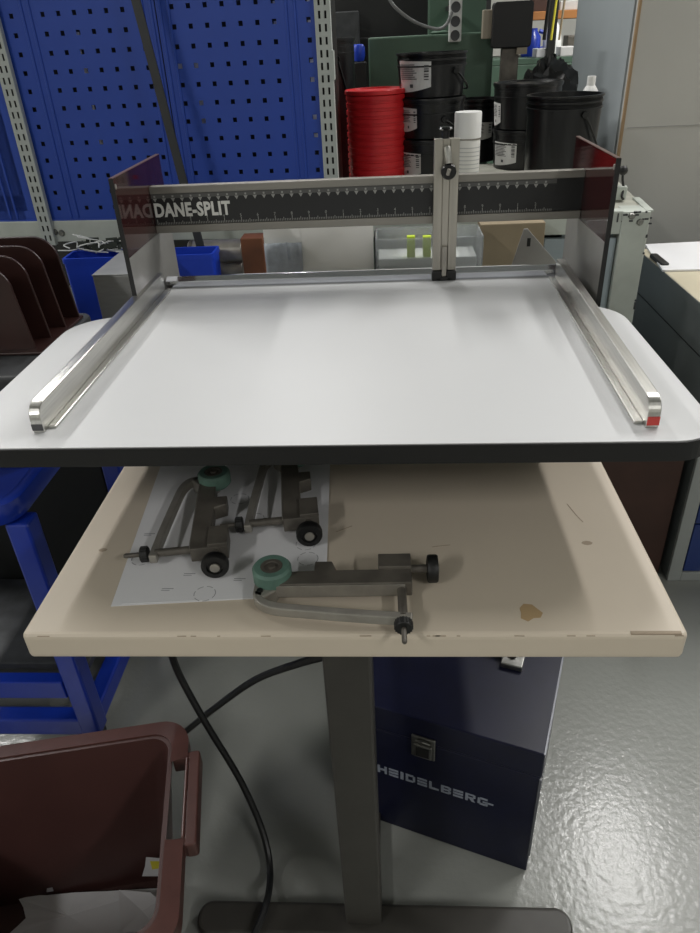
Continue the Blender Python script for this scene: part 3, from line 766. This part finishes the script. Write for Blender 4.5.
def bucket(x,y,z,r,h,label,group=None,lid=False,stick=None,taper=.93,rot=0,handle=True,rimy=0):
    t = thing('paint_bucket',label,'bucket',(x,y,z),rot,group)
    rb = r*taper; th = .003
    if lid: pr = [(0,.002),(rb*.96,0),(rb,.003),(r*.985,h-.03),(r*.985,h),(0,h)]
    else: pr = [(0,.002),(rb*.96,0),(rb,.003),(r*.97,h-.03),(r*.97,h),(r*.93,h),(rb*.9,.01),(0,.01)]
    MB().lathe(pr,40).build('shell','bucket_black',t,smooth=True)
    m = MB(); m.lathe([(r*.96,h-.034),(r*1.0,h-.034),(r*1.0,h-.030),(r*.97,h-.029),(r*.97,h-.020),(r*.99,h-.019),(r*.99,h-.014),(r*.97,h-.013),(r*.97,h-.006),(r*1.01,h-.005),(r*1.01,h),(r*.95,h)],40); m.build('rim','bucket_black',t,smooth=True)
    if lid:
        l = MB().lathe([(r*.9,h),(r*1.02,h-.002),(r*1.03,h+.003),(r*1.02,h+.008),(r*.93,h+.008),(r*.90,h+.003),(0,h+.002)],40).build('lid','bucket_black',t,smooth=True)
    if handle:
        a0 = math.radians(-62); m = MB()
        pts = []
        for k in range(17):
            u = k/16; a = math.radians(-55)+u*math.radians(-235+360-180)
        e0 = Vector((r*1.02*math.cos(math.radians(-70)),r*1.02*math.sin(math.radians(-70)),h-.045))
        e1 = Vector((r*1.02*math.cos(math.radians(60)),r*1.02*math.sin(math.radians(60)),h-.045))
        for k in range(15):
            u = k/14; a = math.radians(-70+130*u); dz = -.62*h*math.sin(PI*u)
            rad = r*1.035
            pts.append((rad*math.cos(a),rad*math.sin(a),h-.045+dz*.75))
        MB().tube(pts,.003,6).build('handle','black_plastic',t,smooth=True)
        MB().lathe([(0,-.004),(.008,-.004),(.009,0),(0,0)],12,'y',(e0.x,e0.y,e0.z)).build('handle_boss','black_plastic',t)
    if stick:
        a0,a1,z0,z1 = stick
        m = MB(); R = lambda z: rb+(r*.985-rb)*min(1,z/(h-.03))+.0015; n = 12; vs = []; fs = []
        for k in range(n+1):
            u = k/n; a = math.radians(a0+(a1-a0)*u)
            lo = z0+(z1-z0)*(.18*(u**2)); 
            for z in (lo,z1-(z1-z0)*.05*u): vs.append((R(z)*math.cos(a),R(z)*math.sin(a),z))
        for k in range(n): fs.append((2*k,2*k+2,2*k+3,2*k+1))
        m.add(vs,fs); la = m.build('label','label_white',t,smooth=True)
        m = MB()
        def pr_(ua,ub,za,zc):
            vs = []; fs = []; n = max(2,round(12*(ub-ua)))
            for k in range(n+1):
                a = math.radians(a0+(a1-a0)*(ua+(ub-ua)*k/n))
                for z in (z0+(z1-z0)*za,z0+(z1-z0)*zc): q = R(z)+.0012; vs.append((q*math.cos(a),q*math.sin(a),z))
            for k in range(n): fs.append((2*k,2*k+2,2*k+3,2*k+1))
            m.add(vs,fs)
        for j in range(8): pr_(.06,.62-.05*(j%3),.42+.062*j,.445+.062*j)
        for j in range(6): pr_(.82,.94,.40+.08*j,.43+.08*j+.02*(j%2))
        pr_(.40,.50,.16,.27)
        q_ = m.build('label_print','label_ink',t); q_.parent = la; tag(q_,kind='stuff')
    return t
# stack of three
def bcoord(px,py,z): p = Zp(px,py,z); return p.x,p.y
x,y = bcoord(430,183,BTZ); rS = pxw(398,468,70,y)/2
z1 = Yp(432,136,y).z; z2 = Yp(432,96,y).z; z3 = Yp(432,52,y).z
bucket(x,y,BTZ,rS*.97,z1-BTZ-.009,'black bucket at the foot of the stack of three',None,True,(-160,-110,.03,.10),rot=0)
bucket(x,y,z1,rS*.97,z2-z1-.009,'black bucket in the middle of the stack of three',None,True,(-150,-118,.02,.085),rot=0)
bucket(x,y,z2,rS,z3-z2,'open black bucket on top of the stack of three, white hazard label',None,False,(-175,-112,.015,.095),rot=math.radians(18),taper=.9)
# bucket pair with lid
x,y = bcoord(522,166,BTZ); rB = pxw(494,561,95,y)/2
z1 = Yp(527,127,y).z; z2 = Yp(527,81,y).z
bucket(x,y,BTZ,rB*.96,z1-BTZ-.009,'black bucket with white label, lower of the pair behind the open pail',None,True,(-165,-112,.012,.085))
bucket(x,y,z1,rB,z2-z1-.009,'black bucket with shiny lid, upper of the pair behind the open pail',None,True,(-178,-150,.01,.08))
# front open pail
x,y = bcoord(556,186,BTZ); rF = pxw(526,601,110,y)/2
zF = Yp(563,94,y).z
bucket(x,y,BTZ,rF,zF-BTZ,'large open black pail at the bench corner with hanging handle',None,False,None,taper=.90,rot=math.radians(0))
# small one behind
x,y = bcoord(476,160,BTZ); rC = pxw(461,501,110,y)/2
zC = Yp(481,98,y).z
bucket(x,y,BTZ,rC,zC-BTZ,'small black tub with white label behind the spray can',None,False,(-125,-50,.07,.13),handle=False)
# dark one behind the red lids
x,y = bcoord(336,178,BTZ); rD = pxw(312,361,80,y)/2
zD = Yp(336,38,y).z
bucket(x,y,BTZ,rD,zD-BTZ-.008,'tall black drum behind the slotted post and red lids',None,True,None,handle=True,taper=.97)
# tub beside red
x,y = bcoord(398,176,BTZ)
bucket(x,y+.02,BTZ,.035,.085,'little black pot with pale label between red lids and bucket stack',None,True,(-120,-40,.01,.05),handle=False)
# white can
x,y = bcoord(465,200,BTZ); rw = pxw(455,482,125,y)/2
zc0 = Yp(468,138,y).z; zc1 = Yp(468,112,y).z
ca = thing('spray_can','white spray can with smooth white cap standing on the bench','spray can',(x,y,BTZ))
hc = zc0-BTZ
MB().lathe([(0,.001),(rw*.93,0),(rw*.97,.003),(rw*.97,hc-.006),(rw*.9,hc),(0,hc)],32).build('body','can_white',ca,smooth=True)
MB().lathe([(rw*.97,0),(rw*1.0,.001),(rw*1.0,zc1-zc0-.003),(rw*.97,zc1-zc0),(0,zc1-zc0)],32,'z',(0,0,hc+.001)).build('cap','white_plastic',ca,smooth=True)
MB().lathe([(rw*.9,-.003),(rw*.985,-.002),(rw*.985,.001),(rw*.9,.001)],32,'z',(0,0,hc)).build('collar','steel_light',ca,smooth=True)
m = MB()
for k in range(8): m.lathe([(rw*.975,hc-.022-k*.010),(rw*.975,hc-.020-k*.010)],24,'z',(0,0,0),math.radians(-175),math.radians(-20))
m.build('label_lines','can_line',ca)
# black funnel-like scrap near red
# ------------------------------------------------------------------ things under the beam
yb_ = 1.70
a, b2 = Yp(62,259,1.70), Yp(213,258,1.70)
sbn = thing('storage_bin','bright blue plastic bin behind the grey metal box','bin',(a.x,1.70,HZ))
bw = b2.x-a.x; bh = a.z-HZ
m = MB(); lo = lambda i,z: (rrect(i,bw-i,i,.075-i,.008,4),z)
loops(m,[lo(.004,0),lo(.0,bh-.012),lo(-.002,bh-.012),lo(-.002,bh),lo(.004,bh),lo(.008,.004)]); m.build('shell','bin_blue',sbn,smooth=True)
# tangle of wires on the bin
wt = thing('wire_tangle','tangle of pale wires and dark scraps lying on the blue bin','wires',(a.x+.08,1.75,HZ+bh))
random.seed(11)
m = MB()
for k in range(16):
    p = Vector((random.uniform(-.06,.14),random.uniform(-.03,.03),.006)); pts = [p]
    for j in range(4): p = p+Vector((random.uniform(-.05,.05),random.uniform(-.02,.02),random.uniform(-.01,.016))); p.z = max(.004,p.z); pts.append(p)
    m.tube(spline(pts,4),.0016,5)
m.build('wires','wire_white',wt,smooth=True)
m = MB()
for k in range(30):
    p = Vector((random.uniform(-.07,.15),random.uniform(-.03,.03),random.uniform(.002,.02)))
    a1 = random.uniform(0,6.28); q = Vector((math.cos(a1),math.sin(a1),random.uniform(-.2,.2)))*.016
    m.add([tuple(p-q),tuple(p+q),tuple(p+q+Vector((0,.004,.012))),tuple(p-q+Vector((0,.004,.012)))],[(0,1,2,3)])
tag(m.build('dark_scraps','leaf_dark',wt),kind='stuff')
# metal rollers
rl = []
for i, (py, lab) in enumerate(((252,'grey steel roller, upper one of two beside the brown wood block'),(270,'grey steel roller, lower one of two beside the brown wood block'))):
    yy = 1.83; p0 = Yp(190,py,yy); p1 = Yp(244,py,yy)
    r_ = .0285 if i == 0 else .022
    t = thing('steel_roller',lab,'roller',(p0.x,yy,p0.z-r_),0,None)
    MB().lathe([(0,0),(r_*.9,0),(r_,.003),(r_,p1.x-p0.x-.003),(r_*.9,p1.x-p0.x),(0,p1.x-p0.x)],28,'x',(0,0,r_)).build('barrel','steel_light',t,smooth=True)
    MB().lathe([(0,-.014),(r_*.4,-.014),(r_*.4,0)],16,'x',(0,0,r_)).build('journal','steel_dark',t,smooth=True)
    MB().lathe([(r_*1.0,.004),(r_*1.06,.004),(r_*1.06,.012),(r_*1.0,.012)],28,'x',(0,0,r_)).build('collar','steel_dark',t,smooth=True)
    if i == 1:
        pass
p0 = Yp(245,280,1.735); p1 = Yp(262,238,1.735)
wbox('wood_block',p0.x,p1.x,1.735,1.79,HZ,p1.z,'rust_brown','reddish brown wood block standing beside the steel rollers','block')
# cradle under the rollers
q0 = Yp(222,262,1.83)
rc = wbox('roller_cradle',q0.x,q0.x+.05,1.81,1.838,HZ,Yp(190,270,1.83).z-.046,'machine_dark','dark block carrying the two steel rollers','block')
# white foam board with plastic bag
yF = 1.60
a, b2, c2 = Yp(262,227,yF), Yp(373,227,yF), Yp(300,227,yF)
m = MB(); zf0 = HZ
rag = [(c2.x,a.z-.001),(c2.x+.004,a.z-.03),(c2.x-.003,a.z-.045),(c2.x+.002,a.z-.06),(c2.x-.004,a.z-.09),(c2.x,zf0)]
m.prism_y([(b2.x,zf0),(b2.x,a.z)]+rag,yF,yF+.004)
fb = thing('white_card','big white card with torn edge standing behind the chrome fence','card',((a.x+b2.x)/2,yF,HZ))
for v in range(1): pass
m2 = MB(); m2.M = Matrix.Translation(-Vector(fb.location)); m2.v = []; 
m2.prism_y([(b2.x,zf0),(b2.x,a.z)]+rag,yF,yF+.004); m2.build('front_card','foam_white',fb)
m2 = MB(); m2.M = Matrix.Translation(-Vector(fb.location)); m2.box(a.x,b2.x-.002,yF+.006,yF+.010,zf0,a.z-.0015); m2.box(b2.x-.02,b2.x-.004,yF+.004,yF+.006,zf0,a.z-.01); m2.build('back_card','foam_white',fb)
e = Yp(262,243,yF)
m2 = MB(); n = 10; random.seed(2)
vs = []; fs = []
for j in range(n+1):
    for i in range(n+1):
        vs.append((a.x+.001+(c2.x-a.x+.0)*i/n,yF-.006+random.uniform(-.004,.004),zf0+(e.z-zf0)*j/n))
for j in range(n):
    for i in range(n): fs.append((j*(n+1)+i,j*(n+1)+i+1,(j+1)*(n+1)+i+1,(j+1)*(n+1)+i))
m2.add(vs,fs); bg = m2.build('plastic_bag','bag_plastic',smooth=True)
tag(bg,'crinkled clear plastic bag in front of the white card','bag')
so = bg.modifiers.new('thick','SOLIDIFY'); so.thickness = .0008
# clear plastic box
yC = 1.58
a, b2 = Yp(375,237,yC), Yp(484,236,yC)
cb = thing('clear_box','clear plastic tray with two lime tags inside, behind the slider','box',(a.x,yC,HZ))
w_, h_ = b2.x-a.x, b2.z-HZ
m = MB(); m.box(0,w_,0,.003,0,h_); m.build('front_wall','clear_plastic',cb,bevel=.001)
m = MB(); m.box(0,w_,.11,.113,0,h_); m.build('back_wall','clear_plastic',cb,bevel=.001)
for x_ in (0,w_-.003): MB().box(x_,x_+.003,.003,.11,0,h_).build('side_wall','clear_plastic',cb,bevel=.001)
m = MB(); m.box(.003,w_-.003,.003,.11,0,.003); m.build('bottom','clear_plastic',cb)
q = Yp(400,254,yC+.05); cz_ = q.z
wbox('white_carton',a.x+.006,b2.x-.012,yC+.012,yC+.10,HZ+.0035,cz_,'foam_white','pale flat carton inside the clear tray','carton')
for px in (411,427):
    q = Yp(px,236,yC+.02); wbox('lime_tag',q.x-.009,q.x+.009,yC+.016,yC+.030,cz_+.0005,q.z,'lime','lime green plastic tag standing in the clear tray' if px == 411 else 'second lime green tag, beside the slider in the clear tray','tag',.001)
q0, q1 = Yp(374,236,1.70), Yp(436,234,1.70)
wbox('dark_tray',q0.x,q1.x,1.705,1.76,HZ,q1.z,'machine_dark','dark slab behind the clear tray','slab')
q0, q1 = Yp(480,234,1.74), Yp(545,231,1.74)
wbox('cardboard_box',q0.x,q1.x,1.74,1.80,HZ,q1.z+.02,'cardboard','brown cardboard box between clear tray and leaning metal sheet','box')
# leaning metal sheet
yM = 1.50
P = [Yp(*p,yM) for p in ((507,276),(524,229),(566,274))]
ms = thing('metal_sheet','triangular grey metal sheet with a slot, leaning behind the chrome fence','sheet',(P[0].x,yM,HZ))
m = MB(); m.M = Matrix.Translation((-P[0].x,-yM,-HZ))
slope = (P[2].z-P[1].z)/(P[2].x-P[1].x)
xe = P[2].x+.015; ze = P[1].z+slope*(xe-P[1].x)
m.prism_y([(P[0].x-(P[0].z-HZ)*.25,HZ),(xe,HZ),(xe,ze),(P[1].x+.008,P[1].z),(P[1].x,P[1].z)],yM,yM+.004); m.build('plate','plate_grey',ms,bevel=.001)
m = MB(); m.M = Matrix.Translation((-P[0].x,-yM,-HZ)); q = Yp(529,242,yM); m.box(q.x-.004,q.x+.003,yM-.0006,yM+.0005,q.z-.009,q.z+.008); m.build('slot','machine_dark',ms)

# ------------------------------------------------------------------ background machines
def wy(px,py,Y): return Yp(px,py,Y)
a, b2 = wy(368,38,2.95), wy(494,38,2.95)
gm = thing('green_machine','dull green machine cabinet standing behind the black buckets','machine',(a.x,2.95,0))
MB().box(0,b2.x-a.x,0,.35,.0,a.z).build('body','machine_green',gm,bevel=.006)
MB().box(.02,b2.x-a.x-.02,-.003,.0,.6,a.z-.42).build('door','machine_green',gm,bevel=.003)
MB().lathe([(0,0),(.03,0),(.035,.006),(.02,.012),(0,.013)],20,'z',(.26,.08,a.z)).build('cap','machine_green',gm,smooth=True)
gx = wy(462,10,3.32)
MB().box(.235,b2.x-a.x+.01,.355,.45,.0,1.9).build('frame_post','machine_green',gm,bevel=.004)
dm = thing('dark_machine','large black press housing behind the pegboards and green cabinet','machine',(0,3.6,0))
MB().box(-2.4,.33,0,.9,0,2.3).build('housing','machine_dark',dm,bevel=.01)
MB().box(-.25,.30,-.03,0,.9,1.35).build('cover','machine_dark',dm,bevel=.005)
q = wy(352,28,3.5); MB().box(q.x-.08,q.x+.03,-.12,-.031,q.z-.10,q.z+.06).build('junction_box','chest_dark',dm,bevel=.004)
# small blue part hanging
q = wy(363,53,2.9); bl = tag(MB().lathe([(0,0),(.018,.004),(.022,.02),(.022,.045),(.016,.055),(0,.056)],16,'z',(0,0,0)).build('blue_bottle','bin_blue',smooth=True),'small blue bottle on the dark ledge beside the drum','bottle')
bl.location = (q.x-.015,2.9,q.z-.028)
wbox('dark_ledge',q.x-.10,q.x+.012,2.86,2.94,0,q.z-.028,'machine_dark','narrow dark pedestal beside the green cabinet','pedestal')
# power strip
a, b2 = wy(447,-40,2.92), wy(456,42,2.92)
st = thing('power_strip','long white power strip hanging upright above the green cabinet','power strip',(b2.x-.004,2.92,b2.z))
L_ = a.z-b2.z
MB().box(-.022,.022,0,.025,0,L_).build('housing','strip_grey',st,bevel=.004)
for k in range(int(L_/.042)):
    MB().lathe([(0,-.001),(.012,-.001),(.016,-.002),(.017,.001),(0,.001)],18,'y',(0,0,.02+.042*k)).build('socket','socket_dark',st,smooth=True)
MB().box(-.013,.013,.025,.035,L_*.4,L_*.6).build('bracket','strip_grey',st)
tag(MB().box(b2.x-.012,b2.x+.008,2.956,3.30,b2.z+.10,b2.z+.115).build('hanger_arm','machine_dark'),'dark arm that carries the hanging power strip','arm')
cable('hanging_cable',[tuple(wy(386,-6,2.9)),tuple(wy(396,8,2.9)),tuple(wy(415,22,2.9)),tuple(wy(436,29,2.9)),tuple(wy(446,25,2.9)),tuple(wy(452,12,2.91))],.0055,'cable_grey','grey cable looping down to the white power strip')
# monitor on stand
yM2 = 2.84
a, b2 = wy(494,2,yM2), wy(531,47,yM2)
mo = thing('monitor','small black screen housing on a thin metal stand behind the buckets','monitor',((a.x+b2.x)/2,yM2,BTZ-.4))
wd, hg = b2.x-a.x, a.z-b2.z; z0m = b2.z-(BTZ-.4)
MB().prism_y(rrect(-wd/2,wd/2,z0m,z0m+hg,.012,4),0,.05).build('screen_housing','monitor_black',mo,bevel=.004)
MB().box(-wd/2-.03,-wd/2+.01,.03,.07,z0m+.03,z0m+hg-.02).build('side_box','beige',mo,bevel=.003)
MB().box(-.03,.03,.015,.045,-(BTZ-.4),z0m).build('stand','steel_dark',mo,bevel=.003)
MB().box(.02,.055,.0,.03,z0m-.02,z0m).build('bracket','beige',mo)
# far rack with clutter seen between the monitor and the partition
yR = 4.4
rk = thing('storage_rack','distant steel rack with a dark top shelf, beside the partition','rack',(0,yR,0))
xl, xr = wy(470,20,yR).x, wy(577,20,yR).x+.5
zsh = wy(550,57,yR).z
MB().box(xl,xr,0,.6,zsh-.03,zsh).build('shelf','machine_green',rk,bevel=.003)
MB().box(xl,xr,.0,.58,.05,zsh-.031).build('cabinet','machine_green',rk,bevel=.003)
for x in (wy(553,20,yR).x,wy(486,20,yR).x): MB().box(x-.02,x+.02,-.02,.02,zsh-.2,2.3).build('upright','machine_dark',rk)
zs2 = wy(550,10,yR).z
MB().box(xl,xr,-.10,-.06,2.2,2.25).build('top_rail','machine_dark',rk)
for x in (wy(553,20,yR).x,wy(486,20,yR).x): MB().box(x-.02,x+.02,-.10,.02,2.25,2.3).build('rail_bracket','machine_dark',rk)
MB().box(xl,xr,.25,.6,zs2-.04,zs2).build('shelf','orange_brown',rk,bevel=.003)
def rackbox(px0,px1,py0,py1,m,name,label,cat,dy=.05,base=None):
    p, q = wy(px0,py1,yR+dy), wy(px1,py0,yR+dy)
    wbox(name,p.x,q.x,yR+dy,yR+dy+.12,zsh if base is None else base,q.z,m,label,cat,.004)
# blue jug
p = wy(538,52,yR+.1); jh = wy(538,28,yR+.1).z-zsh
jg = thing('jug','blue plastic jug with loop handle on the far rack','jug',(p.x-.02,yR+.22,zsh))
MB().lathe([(0,0),(.05,0),(.054,.01),(.05,jh*.7),(.03,jh*.9),(.03,jh),(0,jh)],20).build('body','trolley_blue',jg,smooth=True)
MB().tube(spline([(.045,0,jh*.25),(.085,0,jh*.35),(.085,0,jh*.75),(.04,0,jh*.9)],5),.012,6).build('handle','trolley_blue',jg,smooth=True)
p = wy(557,50,yR+.12); bh_ = wy(557,18,yR+.12).z-zsh
bo = thing('squeeze_bottle','white bottle with long pointed tip on the far rack','bottle',(p.x-.01,yR+.22,zsh))
MB().lathe([(0,0),(.050,0),(.053,.01),(.050,bh_*.4),(.04,bh_*.7),(0,bh_*.72)],20).build('body','white_plastic',bo,smooth=True)
MB().lathe([(.035,bh_*.68),(.03,bh_*.8),(.008,bh_),(0,bh_)],16).build('tip','white_plastic',bo,smooth=True)
rackbox(560,577,46,56,'label_white','paper_stack','short stack of white paper at the far rack edge','paper',.0)
rackbox(536,552,48,56,'paper_grey','tray','flat pale tray in front of the blue jug','tray',-.0)
rackbox(470,488,30,56,'bin_blue','blue_box','blue box beside the green cabinet on the far rack','box',.08)
rackbox(566,577,35,56,'steel_dark','tin','dull metal tin behind the white paper stack','tin',.3)
rackbox(560,578,0,9,'label_white','white_box','white box on the upper shelf of the far rack','box',.3,zs2)
rackbox(533,548,-6,9,'brown_box','brown_crate','dark brown box on the upper shelf of the far rack','box',.3,zs2)
rackbox(470,487,-6,9,'strip_grey','pale_box','pale box on the upper shelf near the power strip','box',.3,zs2)
# hanging dark and yellow tools near the upright
for i,(px,w2,m,lab) in enumerate(((546,5,'machine_dark','dark strap hanging from the far rack'),(561,4,'cardboard','tan strap hanging beside the partition'),(553,3,'yellow','thin yellow strap hanging on the far rack upright'))):
    p1_ = wy(px-2,40,yR-.08); p0_ = Vector((p1_.x+.03,yR-.08,2.21))
    tag(MB().tube([p0_,(p0_+p1_)/2+Vector((.01,0,0)),p1_],.006 if i else .010,6).build('strap',m,smooth=True),lab,'strap')
# black bag on the pair of lidded buckets' back
p = BZp(550,150,BTZ); q = Yp(552,62,2.80)
hb_ = thing('black_bag','glossy black plastic bag heaped behind the lidded bucket','bag',(q.x,2.80,0))
random.seed(9); m = MB(); n1, n2 = 20, 12; vs = []; fs = []
zc_ = q.z; 
for j in range(n2+1):
    ph = PI*.5*j/n2
    for i in range(n1):
        a = 2*PI*i/n1; rr_ = 1+random.uniform(-.13,.13)
        vs.append((.10*math.cos(a)*math.cos(ph)*rr_,.10*math.sin(a)*math.cos(ph)*rr_,zc_-.12+.13*math.sin(ph)*rr_))
for j in range(n2):
    for i in range(n1): fs.append((j*n1+i,j*n1+(i+1)%n1,(j+1)*n1+(i+1)%n1,(j+1)*n1+i))
m.add(vs,fs); m.build('bag_top','black_plastic',hb_,smooth=True)
MB().cyl((0,0,0),.095,zc_-.115,seg=20).build('bin_body','machine_dark',hb_,smooth=True)
# white bottle against partition
p = Zp(591,120,BTZ); q0 = Yp(592,76,2.5)
wbtl = thing('bottle','small white capped bottle standing behind the open pail by the partition','bottle',(q0.x,2.5,BTZ))
hbt = q0.z-BTZ
MB().lathe([(0,0),(.03,0),(.031,.004),(.031,hbt*.8),(.014,hbt*.9),(0,hbt*.9)],20).build('body','white_plastic',wbtl,smooth=True)
MB().lathe([(.013,hbt*.88),(.013,hbt),(0,hbt)],16).build('cap','white_plastic',wbtl,smooth=True)
# dark cabinet standing on the bench behind the pegboard; its pale labels show through some holes
pc0, pc1 = sP1-.40, sP2-.03
dk = thing('dark_cabinet','black cabinet with pale labels, glimpsed through the pegboard holes','cabinet',BW((pc0+pc1)/2,.10,BTZ),BA)
pcw = (pc1-pc0)/2
MB().box(-pcw,pcw,0,.30,0,.66).build('body','machine_dark',dk,bevel=.004)
for px, py in ((77,36),(79,54),(85,72),(92,109),(181,67),(197,67),(204,121),(276,5),(277,25),(310,3),(311,24),(313,63),(314,81),(316,118),(317,137),(240,121),(100,143),(188,86),(202,103)):
    s_, z_ = BL(px,py,.098); s_ -= (pc0+pc1)/2
    MB().box(s_-.0075,s_+.0075,-.002,.0005,z_-BTZ-.0085,z_-BTZ+.0085).build('label','label_white',dk)

# ------------------------------------------------------------------ grey cabinet at the right
cbn = thing('drawer_cabinet','dark grey steel cabinet with blue drawers and cream top','cabinet',(.775,1.569,0))
K_ = Matrix.Translation((-.775,-1.569,0))
def CB(): m = MB(); m.M = K_; return m
kz = .735; kx0, ky0, ky1, kx1 = .775, 1.569, 2.25, 1.45
CB().box(kx0,kx1,ky0+.012,ky1,.0,kz).build('body','cabinet_grey',cbn,bevel=.003)
m = CB(); m.box(kx0,kx0+.035,ky0,ky0+.012,0,kz); m.box(kx1-.035,kx1,ky0,ky0+.012,0,kz); m.box(kx0+.035,kx1-.035,ky0,ky0+.012,0,.03); m.box(kx0+.035,kx1-.035,ky0,ky0+.012,kz-.03,kz)
m.build('front_frame','cabinet_frame',cbn,bevel=.002)
for k in range(4):
    z0 = .034+.166*k
    dr = CB().box(kx0+.038,kx1-.038,ky0+.002,ky0+.011,z0,z0+.160).build('drawer','drawer_blue',cbn,bevel=.002)
    CB().box(kx0+.06,kx1-.06,ky0-.006,ky0+.002,z0+.125,z0+.145).build('handle','cabinet_frame',cbn,bevel=.003).parent = dr
tp = CB().box(kx0-.004,kx1,ky0-.004,ky1,kz+.0005,kz+.022).build('worktop','cabinet_top',cbn,bevel=.003)
CB().box(kx0-.006,kx0-.004,ky0,ky1,kz-.004,kz+.021).build('edge_strip','cabinet_grey',cbn)
CB().box(kx0-.0015,kx0,ky0+.02,ky1-.02,kz-.10,kz-.098).build('side_seam','machine_dark',cbn)
zt2 = kz+.022
pl = [Zp(645,246,zt2),Zp(705,243,zt2),Zp(712,271,zt2),Zp(662,272,zt2)]
tag(MB().prism([(p.x,p.y) for p in pl][::-1],zt2+.0002,zt2+.006).build('white_sheet_pile','paper',bevel=.001),'white sheets lying on the cream cabinet top by the partition','paper')
p = Zp(651,262,zt2)
tag(MB().prism(rrect(kx0+.0,kx0+.022,p.y-.06,p.y+.05,.006,4),zt2+.0002,zt2+.012).build('black_strip','rubber',bevel=.003),'short black rubber strip on the cabinet edge','strip')
# dark brown box between table and cabinet
q = Zp(636,530,0)
bb = thing('brown_carton','dark brown carton on the floor beside the grey cabinet','carton',(q.x-.25,q.y-.21,0))
MB().box(0,.25,0,.2,0,.46).build('body','brown_box',bb,bevel=.003)
MB().box(-.002,.252,-.002,.202,.461,.475).build('lid','brown_box',bb,bevel=.003)
